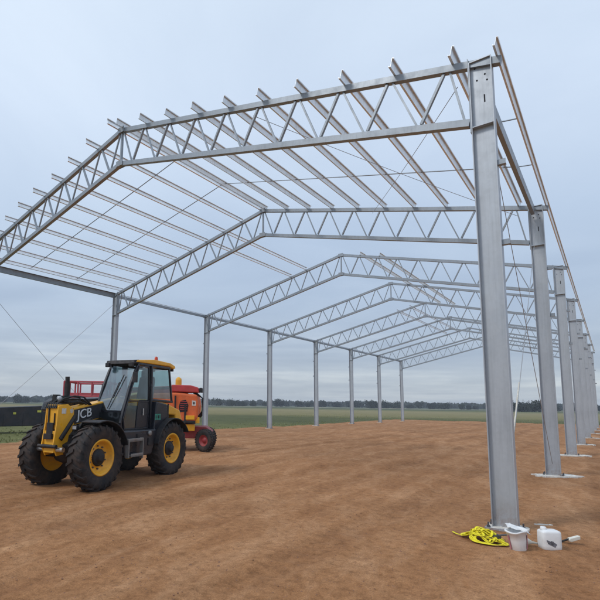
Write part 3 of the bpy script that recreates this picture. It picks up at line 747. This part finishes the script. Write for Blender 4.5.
mb = MB(); mb.box((-.02,.85,.92), (.30,.02,.12)); mb.box((-.34,.85,.80), (.16,.02,.16)); mb.build('access_hatch', M['blackmatte'], TH, .006)
mb = MB(); mb.lathe([(0,.84),(.055,.84),(.055,.875),(.04,.885),(0,.885)], (-.30,0,.98), 1, 16); mb.build('filler_cap', M['steelgrey'], TH)
mb = MB(); mb.slab([P(1.45,.166,1.40), P(1.56,.166,1.40), P(1.56,.166,1.50), P(1.45,.166,1.50)], .004); mb.build('warning_label', M['concrete'], TH)
mb = MB(); mb.box((-1.99,.50,1.30), (.03,.10,.20)); mb.box((-1.99,-.42,1.30), (.03,.10,.20)); mb.build('tail_light', M['beacon'], TH)

# ------------------------------------------------------------------ orange boom lift behind the telehandler
ux = V((-.78,-.626,0)).normalized(); LO = V((-10.72,5.0,-.01))
BL = empty('boom_lift', LO, math.atan2(ux.y, ux.x))
tag(BL, 'orange and red boom lift with railed work basket parked behind the telehandler', 'boom lift')
# local: X towards the basket, Y = up x X -> away or towards camera
def small_wheel(s):
    ty = MB(); r, w, rr = .37, .24, .19; h = w/2
    ty.lathe([(rr,-h*.8),(rr+.05,-h),(r*.88,-h),(r*.98,-h*.75),(r,-h*.3),(r,h*.3),(r*.98,h*.75),(r*.88,h),(rr+.05,h),(rr,h*.8)], (0,0,0), 1, 36)
    for k in range(26):
        a = 2*PI*k/26
        for sg in (-1, 1): ty.box((r*math.cos(a)*1.0, sg*h*.5, r*math.sin(a)*1.0), (.025,h*.8,.05), Matrix.Rotation(-a, 3, 'Y') @ Matrix.Rotation(sg*.5, 3, 'X'))
    rm = MB(); rm.lathe([(rr+.005,s*h*.8),(rr-.02,s*h*.7),(rr-.05,s*h*.3),(.08,s*h*.25),(.07,s*h*.6),(0,s*h*.6)], (0,0,0), 1, 28)
    return ty, rm
rotl = 1   # the camera looks at the +Y or -Y side
for x in (-.74, 1.15):
    for s in (-1, 1):
        ty, rm = small_wheel(s); w = rm.build('wheel', M['darkred'], BL); ty.build('tyre', M['tyre'], w); w.location = (x, s*.80, .38); w.rotation_euler = (0,0,math.radians(-38 if x < 0 else 0))
mb = MB(); mb.prism([(-.90,.42),(1.5,.42),(1.55,.68),(1.2,.82),(-.75,.82),(-.98,.66)], -.55, .55); mb.build('chassis', M['darkred'], BL, .03)
mb = MB(); mb.lathe([(.45,.88),(.45,1.02)], (.1,0,0), 2, 28); mb.build('slew_ring', M['blackmatte'], BL)
mb = MB(); mb.prism([(-.36,.98),(-.46,1.10),(-.50,1.55),(-.44,1.92),(.30,1.98),(1.10,1.94),(1.25,1.50),(1.15,1.00)], .20, .86); tc_ = mb.build('engine_cover', M['orange'], BL, .06)
mb = MB(); mb.prism([(-.36,.98),(-.46,1.10),(-.50,1.55),(-.44,1.92),(.30,1.98),(1.10,1.94),(1.25,1.50),(1.15,1.00)], -.86, -.20); mb.build('tank_cover', M['orange'], BL, .06)
mb = MB(); mb.prism([(-.12,1.34),(.14,1.32),(.18,1.50),(.12,1.70),(-.06,1.74),(-.15,1.56)], .862, .868); mb.build('round_grille', M['hole'], tc_)
mb = MB(); [mb.box((.01,.872,1.40+.07*k), (.24,.012,.02)) for k in range(5)]; mb.build('louvre', M['red'], tc_)
mb = MB(); mb.slab([P(-.40,.866,1.54), P(-.27,.866,1.54), P(-.27,.866,1.72), P(-.40,.866,1.71)], .006); mb.build('warning_label', M['concrete'], tc_)
mb = MB(); mb.slab([P(-.36,.872,1.59), P(-.31,.872,1.59), P(-.31,.872,1.67), P(-.36,.872,1.67)], .006); mb.build('label_print', M['decal_black'], tc_)
mb = MB(); mb.box((-.22,.885,1.14), (.30,.04,.14)); mb.build('hinge_strip', M['yellow'], tc_, .01)
# riser and boom
mb = MB(); mb.beam((.5,0,1.0), (.0,0,2.0), .26, .22); mb.beam((-.2,0,2.06), (.60,0,2.06), .28, .16); mb.build('riser', M['red'], BL, .02)
mb = MB(); mb.prism([(-.50,1.99),(-.46,2.17),(-.2,2.24),(.45,2.25),(.5,2.02)], .1, .80); mb.build('knuckle_cover', M['red'], BL, .03)
mb = MB(); mb.box((-.55,.45,2.08), (.10,.62,.16)); mb.build('end_cap', M['blackmatte'], BL, .02)
mb = MB(); mb.box((.35,.885,1.0), (1.5,.05,.07)); mb.box((-.05,.88,1.30), (.07,.04,.55)); mb.box((.30,.88,1.45), (.05,.04,.85)); mb.build('cover_frame', M['blackmatte'], tc_, .006)
mb = MB()
for i in range(4): mb.path([V((-.40+.05*i,.70,2.0)), V((-.62,.72-.1*i,1.80)), V((-.60,.60,1.2+.05*i)), V((-.30,.50,.95))], .02, 6)
mb.build('loose_hoses', M['hose'], BL)
mb = MB(); mb.box((-.46,.70,1.05), (.14,.24,.20)); mb.box((-.2,.62,.80), (.34,.3,.22)); mb.build('valve_block', M['yellow'], BL, .01)
mb = MB(); mb.tube((.26,.35,2.24), (.26,.35,2.42), .11, 14); mb.lathe([(.11,2.42),(.10,2.48),(.04,2.53),(0,2.54)], (.26,.35,0), 2, 14); mb.build('yellow_canister', M['yellow'], BL)
mb = MB(); mb.beam((.3,0,2.12), (2.35,0,2.02), .20, .24); b2 = mb.build('boom', M['red'], BL, .02)
mb = MB(); mb.tube((.4,.125,2.20), (2.3,.125,2.10), .02, 6); mb.tube((.4,.125,2.15), (2.3,.125,2.04), .02, 6); mb.build('hoses', M['hose'], b2)
mb = MB(); mb.beam((2.30,0,2.10), (2.62,0,1.50), .14, .16); mb.box((2.64,0,1.38), (.16,.5,.2)); mb.build('basket_arm', M['red'], BL, .01)
# basket
bk = MB(); x0, x1, y0, y1, z0, z1 = 2.68, 4.10, -.9, .9, 1.18, 2.30
bk.box(((x0+x1)/2,0,z0), (x1-x0,y1-y0,.06)); bs = bk.build('basket', M['pinkred'], BL, .006)
mb = MB()
def rail(a, b, r=.032): mb.tube(a, b, r, 8)
for z in (z1, 1.80, 1.32):
    rail((x0,y0,z),(x1,y0,z)); rail((x1,y0,z),(x1,y1,z)); rail((x1,y1,z),(x0,y1,z)); rail((x0,y1,z),(x0,y0,z))
for x in (x0, (x0*2+x1)/3, (x0+2*x1)/3, x1):
    for y in (y0, y1): rail((x,y,z0),(x,y,z1))
for y in (-.3, .3): rail((x0,y,z0),(x0,y,z1)); rail((x1,y,z0),(x1,y,z1))
for y in (y0, y1): mb.box(((x0+x1)/2, y, 1.70), (x1-x0-.06, .012, .44))
mb.build('railing', M['pinkred'], bs)
mb = MB(); mb.box((x0+.16,.1,2.16), (.26,.5,.22)); mb.tube((x0+.16,.1,1.2), (x0+.16,.1,2.06), .04); mb.build('control_box', M['blackmatte'], bs, .02)

# ------------------------------------------------------------------ long black trailer on the grass
T0, T1 = V((-24.2,-2.6,-.05)), V((-22.6,6.9,-.05)); tx = (T1-T0); L = tx.length
TR = empty('flat_trailer', T0, math.atan2(tx.y, tx.x))
tag(TR, 'long low black trailer with yellow reflectors parked on the grass at far left', 'trailer')
mb = MB(); mb.prism([(0,.34),(L,.36),(L,1.36),(L-.25,1.42),(L*.55,1.24),(0,1.02)], 0, 1.15); mb.build('body', M['trailer'], TR, .03)
mb = MB()
for i in range(10): mb = MB(); mb.box((.5+i*(L-1)/9,-.012,.68), (.05,.022,.60)); mb.build('side_rib', M['trailer'], TR)
pass
for x in (L*.28, L*.42):
    for y in (.95, .12):
        mb = MB(); mb.lathe([(.18,-.12),(.38,-.12),(.42,-.08),(.42,.08),(.38,.12),(.18,.12)], (0,0,0), 1, 28); w = mb.build('tyre', M['tyre'], TR); w.location = (x, y, .42)
        mb = MB(); mb.lathe([(.19,.10),(.15,.02),(0,.02)], (0,0,0), 1, 20); mb.lathe([(.19,-.10),(.15,-.02),(0,-.02)], (0,0,0), 1, 20); mb.build('rim', M['blackmatte'], w)
TRL = (T0, math.atan2(tx.y, tx.x))
for px in (.45, .62, .80, .93):
    x = L*px; mb = MB(); mb.box((x,-.018,1.02 if px < .9 else 1.12), (.20 if px != .80 else .14,.02,.11)); mb.build('reflector', M['reflector'], TR)
mb = MB(); mb.beam((L,.58,.45), (L+1.1,.58,.42), .12, .12); mb.tube((L+.9,.58,-.0), (L+.9,.58,.55), .05); mb.build('drawbar', M['blackmatte'], TR)

# ------------------------------------------------------------------ things at the foot of the nearest column
# heap of yellow webbing
mb = MB(); rg = random.Random(12); pts = []
tail = [V((-.50,-.66,.015)), V((-.44,-.76,.02)), V((-.36,-.78,.018)), V((-.28,-.74,.02))]
pts += tail; cx_, cy_ = -.13, -.76
for i in range(230):
    a = i*.58+rg.uniform(-.25,.25); rr = .05+.11*abs(math.sin(i*.21))+rg.uniform(-.03,.03)
    if i % 46 < 14: ox, oy = .08, -.12
    elif i % 46 < 28: ox, oy = -.05, .03
    else: ox, oy = .01, -.02
    x = cx_+ox+rr*1.25*math.cos(a); y = cy_+oy+rr*.8*math.sin(a)
    z = .02+.14*max(0, 1-(math.hypot(x-cx_,y-cy_)/.22)**2)*rg.uniform(.3,1)
    pts.append(V((x,y,z)))
def smooth(ps, it=1):
    for _ in range(it):
        q = [ps[0]]
        for a, b in zip(ps, ps[1:]): q += [a.lerp(b,.25), a.lerp(b,.75)]
        ps = q+[ps[-1]]
    return ps
mb.path(smooth(pts, 2), .01, 6, (.015,.0035))
o = mb.build('webbing_strap', M['strap']); tag(o, 'bright yellow webbing strap heaped on the dirt left of the nearest column base', 'strap')
mb = MB(); mb.box((0,0,0), (.10,.045,.03)); mb.tube((.03,-.03,.02), (.03,.03,.02), .012); mb.beam((.03,0,.02), (.13,.0,.05), .035, .01); r_ = mb.build('ratchet', M['bolt'], o); r_.location = (.02,-.80,.07); r_.rotation_euler = (0,.2,.7)
# squarish can: rounded box lofted from superellipse rings
def can(w, d, h, neck=True):
    mb = MB(); n = 32; rings = []
    for z, k in ((0,.90),(.012,.98),(.05,1),(h*.5,1.0),(h*.86,1.0),(h*.94,.93),(h*.985,.74),(h,.45)):
        ring = []
        for i in range(n):
            a = 2*PI*i/n; ca, sa = math.cos(a), math.sin(a); e = .42
            ring.append(V((w/2*k*math.copysign(abs(ca)**e, ca), d/2*k*math.copysign(abs(sa)**e, sa), z)))
        rings.append(ring)
    vs = [v for r in rings for v in r]
    mb.add(vs, [(i*n+k, i*n+(k+1) % n, (i+1)*n+(k+1) % n, (i+1)*n+k) for i in range(len(rings)-1) for k in range(n)], True)
    mb.add(rings[0], [tuple(range(n))[::-1]]); mb.add(rings[-1], [tuple(range(n))]); return mb
camz = math.atan2(CAM.y+1.0, CAM.x-.3)
# tub A: open white tub, leaning, folded rim
TA = empty('white_tub', (.275,-.97,0), .35); TA.scale = (.86,.86,.86); TA.rotation_euler = (.10,-.10,.45)
tag(TA, 'crumpled white plastic tub with pink edges beside the yellow strap', 'tub')
mb = MB(); n = 36; prof = [(.0,.006),(.085,.0),(.098,.02),(.112,.14),(.122,.245),(.134,.250),(.136,.270),(.120,.272),(.112,.262),(.100,.14),(.088,.03),(.0,.025)]
mb.lathe(prof, (0,0,0), 2, n)
for i, v in enumerate(mb.v):
    p = V(v); q = 1+.10*noise.noise(p*9)+.05*noise.noise(p*22); mb.v[i] = (p.x*q, p.y*q*.85, p.z*(1+.08*noise.noise(V((p.x*8,p.y*8,3)))))
mb.build('body', M['whitepl'], TA)
mb = MB()
for a0 in (math.radians(195), math.radians(322)):
    mb.lathe([(.108,.03),(.126,.215)], (0,0,0), 2, 6, True, a0, a0+.26); mb.lathe([(.111,.03),(.129,.215)], (0,0,0), 2, 6, True, a0, a0+.26)
for i, v in enumerate(mb.v):
    p = V(v); q = 1+.10*noise.noise(p*9)+.05*noise.noise(p*22); mb.v[i] = (p.x*q, p.y*q*.85, p.z)
mb.build('pink_label', M['pink'], TA)
# loose lid / sheet on top of tub A towards the column
mb = MB(); gx, gy = 14, 10; vs = []
for j in range(gy+1):
    for i in range(gx+1):
        x = -.13+.26*i/gx; y = -.09+.18*j/gy; z = .02*noise.noise(V((x*14,y*14,1)))+.012*noise.noise(V((x*40,y*40,6)))-.9*(abs(x)**2.1)
        vs.append((x,y,z))
mb.add(vs, [(j*(gx+1)+i, j*(gx+1)+i+1, (j+1)*(gx+1)+i+1, (j+1)*(gx+1)+i) for j in range(gy) for i in range(gx)], True)
o = mb.build('plastic_bag', M['whitepl'], fix=False); md = o.modifiers.new('Solidify', 'SOLIDIFY'); md.thickness = .004
o.scale = (.9,.9,.9); o.location = (.27,-.91,.235); o.rotation_euler = (.10,.25,.4); tag(o, 'rumpled white plastic bag lying over the top of the crumpled tub', 'bag')
# jug B: white can on its side, with dark smear
TB = empty('white_can', (.545,-.66,.0)); TB.scale = (.88,.88,.92); TB.rotation_euler = (0,0,.62)
tag(TB, 'upright square white plastic can with a dark smudged label', 'can')
b = can(.25,.17,.235).build('body', M['whitepl'], TB)
mb = MB(); mb.lathe([(.035,.232),(.035,.262),(.028,.268),(0,.268)], (-.07,0,0), 2, 16); mb.build('cap', M['whitepl'], b)
mb = MB(); rg = random.Random(4)
pl = []
for k in range(40):
    a = 2*PI*k/40; q = 1+.45*noise.noise(V((math.cos(a)*1.7, math.sin(a)*1.7, 3)))+.25*noise.noise(V((math.cos(a)*5, math.sin(a)*5, 9)))
    pl.append((-.02+.062*q*math.cos(a), .085+.026*q*math.sin(a)-.35*.06*q*math.cos(a)))
mb.prism(pl, -.0870, -.0845)
mb.build('smudged_label', M['smudge'], b)
# cone between them, lying on its side
FN = empty('funnel', (.335,-.72,.055)); FN.rotation_euler = (0,math.radians(100),math.radians(35))
tag(FN, 'cream plastic funnel lying on its side between the tub and the can', 'funnel')
mb = MB(); mb.lathe([(.058,-.06),(.060,-.055),(.015,.05),(.010,.13),(.007,.13),(.012,.05),(.055,-.055),(.058,-.06)], (0,0,0), 2, 28); mb.build('cone', M['lid'], FN)
# brush with white head
BR = empty('hand_brush', (.66,-.30,.03)); BR.rotation_euler = (0,-.25,.75)
tag(BR, 'small hand brush with a pale end lying behind the square can', 'brush')
mb = MB(); mb.path([V((-.36,-.03,.0)), V((-.2,-.01,.008)), V((.0,0,.01)), V((.06,0,.012))], .011, 8); mb.build('handle', M['hose'], BR)
mb = MB(); mb.prism([(.05,-.012),(.07,-.022),(.19,-.022),(.20,.018),(.07,.022),(.05,.012)], -.024, .024); mb.build('brush_head', M['lid'], BR, .006)

# haze over the whole place
mb = MB(); mb.box((-150,250,5.4), (2600,2600,14.0)); hm = bpy.data.materials.new('pale_haze'); hm.use_nodes = True; hn = hm.node_tree
hn.nodes.remove(hn.nodes['Principled BSDF']); pv = hn.nodes.new('ShaderNodeVolumePrincipled'); pv.inputs['Density'].default_value = .00055; pv.inputs['Color'].default_value = (.80,.88,1,1)
hn.links.new(pv.outputs[0], [n for n in hn.nodes if n.type == 'OUTPUT_MATERIAL'][0].inputs['Volume'])
tag(mb.build('haze', hm), 'pale blue haze hanging over the far fields and trees', 'haze', kind='stuff')

# ------------------------------------------------------------------ world, sun, render settings
w = bpy.data.worlds.new('World'); SC.world = w; w.use_nodes = True; nt = w.node_tree; bg = nt.nodes['Background']
sky = N(nt, 'ShaderNodeTexSky', sky_type='NISHITA'); sky.sun_disc = False
SUN_EL, SUN_AZ = math.radians(48), math.radians(205)      # azimuth clockwise from +Y
sky.sun_elevation = SUN_EL; sky.sun_rotation = SUN_AZ; sky.altitude = 50; sky.air_density = 1.0; sky.dust_density = 2.0
tc = N(nt, 'ShaderNodeTexCoord').outputs['Generated']
sep = N(nt, 'ShaderNodeSeparateXYZ'); nt.links.new(tc, sep.inputs[0]); z = sep.outputs['Z']
# overcast sheet: clouds laid on a flat layer overhead, so they flatten towards the horizon
zz = math_n(nt, 'MAXIMUM', math_n(nt, 'ADD', math_n(nt, 'ABSOLUTE', z), .06), .02)
cx = math_n(nt, 'DIVIDE', sep.outputs['X'], zz); cy = math_n(nt, 'DIVIDE', sep.outputs['Y'], zz)
cmb = N(nt, 'ShaderNodeCombineXYZ'); nt.links.new(cx, cmb.inputs[0]); nt.links.new(cy, cmb.inputs[1])
n1 = noise_n(nt, cmb.outputs[0], .75, 7, .55, .5); n2 = noise_n(nt, cmb.outputs[0], .16, 3, .5)
K = 1.12/.1
def cc(r, g_, b_): return (r*K, g_*K, b_*K)
# horizon streaks
mp = N(nt, 'ShaderNodeMapping'); mp.inputs['Scale'].default_value = (1.6,1.6,26); nt.links.new(tc, mp.inputs['Vector'])
n3 = noise_n(nt, mp.outputs[0], 1.5, 5, .55, .2)
base = ramp(nt, z, [(0,(.46,.51,.57)), (.04,(.44,.50,.575)), (.10,(.385,.46,.575)), (.20,(.40,.495,.645)), (.34,(.47,.58,.75)), (.52,(.60,.71,.88)), (.75,(.66,.77,.92))])
c = mixc(nt, 1, base, ramp(nt, n1, [(.30,(.90,.91,.93)), (.5,(1,1,1)), (.70,(1.11,1.09,1.065))]), 'MULTIPLY')
c = mixc(nt, 1, c, ramp(nt, n2, [(.30,(.93,.94,.96)), (.70,(1.08,1.07,1.05))]), 'MULTIPLY')
lowmask = ramp(nt, z, [(0,g(1)), (.09,g(.9)), (.17,g(0))])
c2 = mixc(nt, 1, c, ramp(nt, n3, [(.34,(.92,.93,.95)), (.5,g(1)), (.64,(1.24,1.20,1.14))]), 'MULTIPLY')
c = mixc(nt, lowmask, c, c2)
cs = mixc(nt, 1, c, (K*1.05,K*1.045,K*1.02), 'MULTIPLY')
fin = mixc(nt, .90, sky.outputs[0], cs)
nt.links.new(fin, bg.inputs['Color']); bg.inputs['Strength'].default_value = .1
sd = bpy.data.lights.new('sun', 'SUN'); sd.energy = 1.3; sd.angle = math.radians(11); sd.color = (1,.96,.90)
so = bpy.data.objects.new('sun', sd); COL.objects.link(so)
sv = V((math.sin(SUN_AZ)*math.cos(SUN_EL), math.cos(SUN_AZ)*math.cos(SUN_EL), math.sin(SUN_EL)))
so.rotation_euler = sv.to_track_quat('Z', 'Y').to_euler(); so.location = (0,-20,30)
SC.render.engine = 'CYCLES'; SC.cycles.use_denoising = True; SC.cycles.max_bounces = 6; SC.cycles.transparent_max_bounces = 12
SC.view_settings.view_transform = 'Standard'; SC.view_settings.look = 'None'; SC.view_settings.exposure = 0; SC.view_settings.gamma = 1; SC.view_settings.use_curve_mapping = False
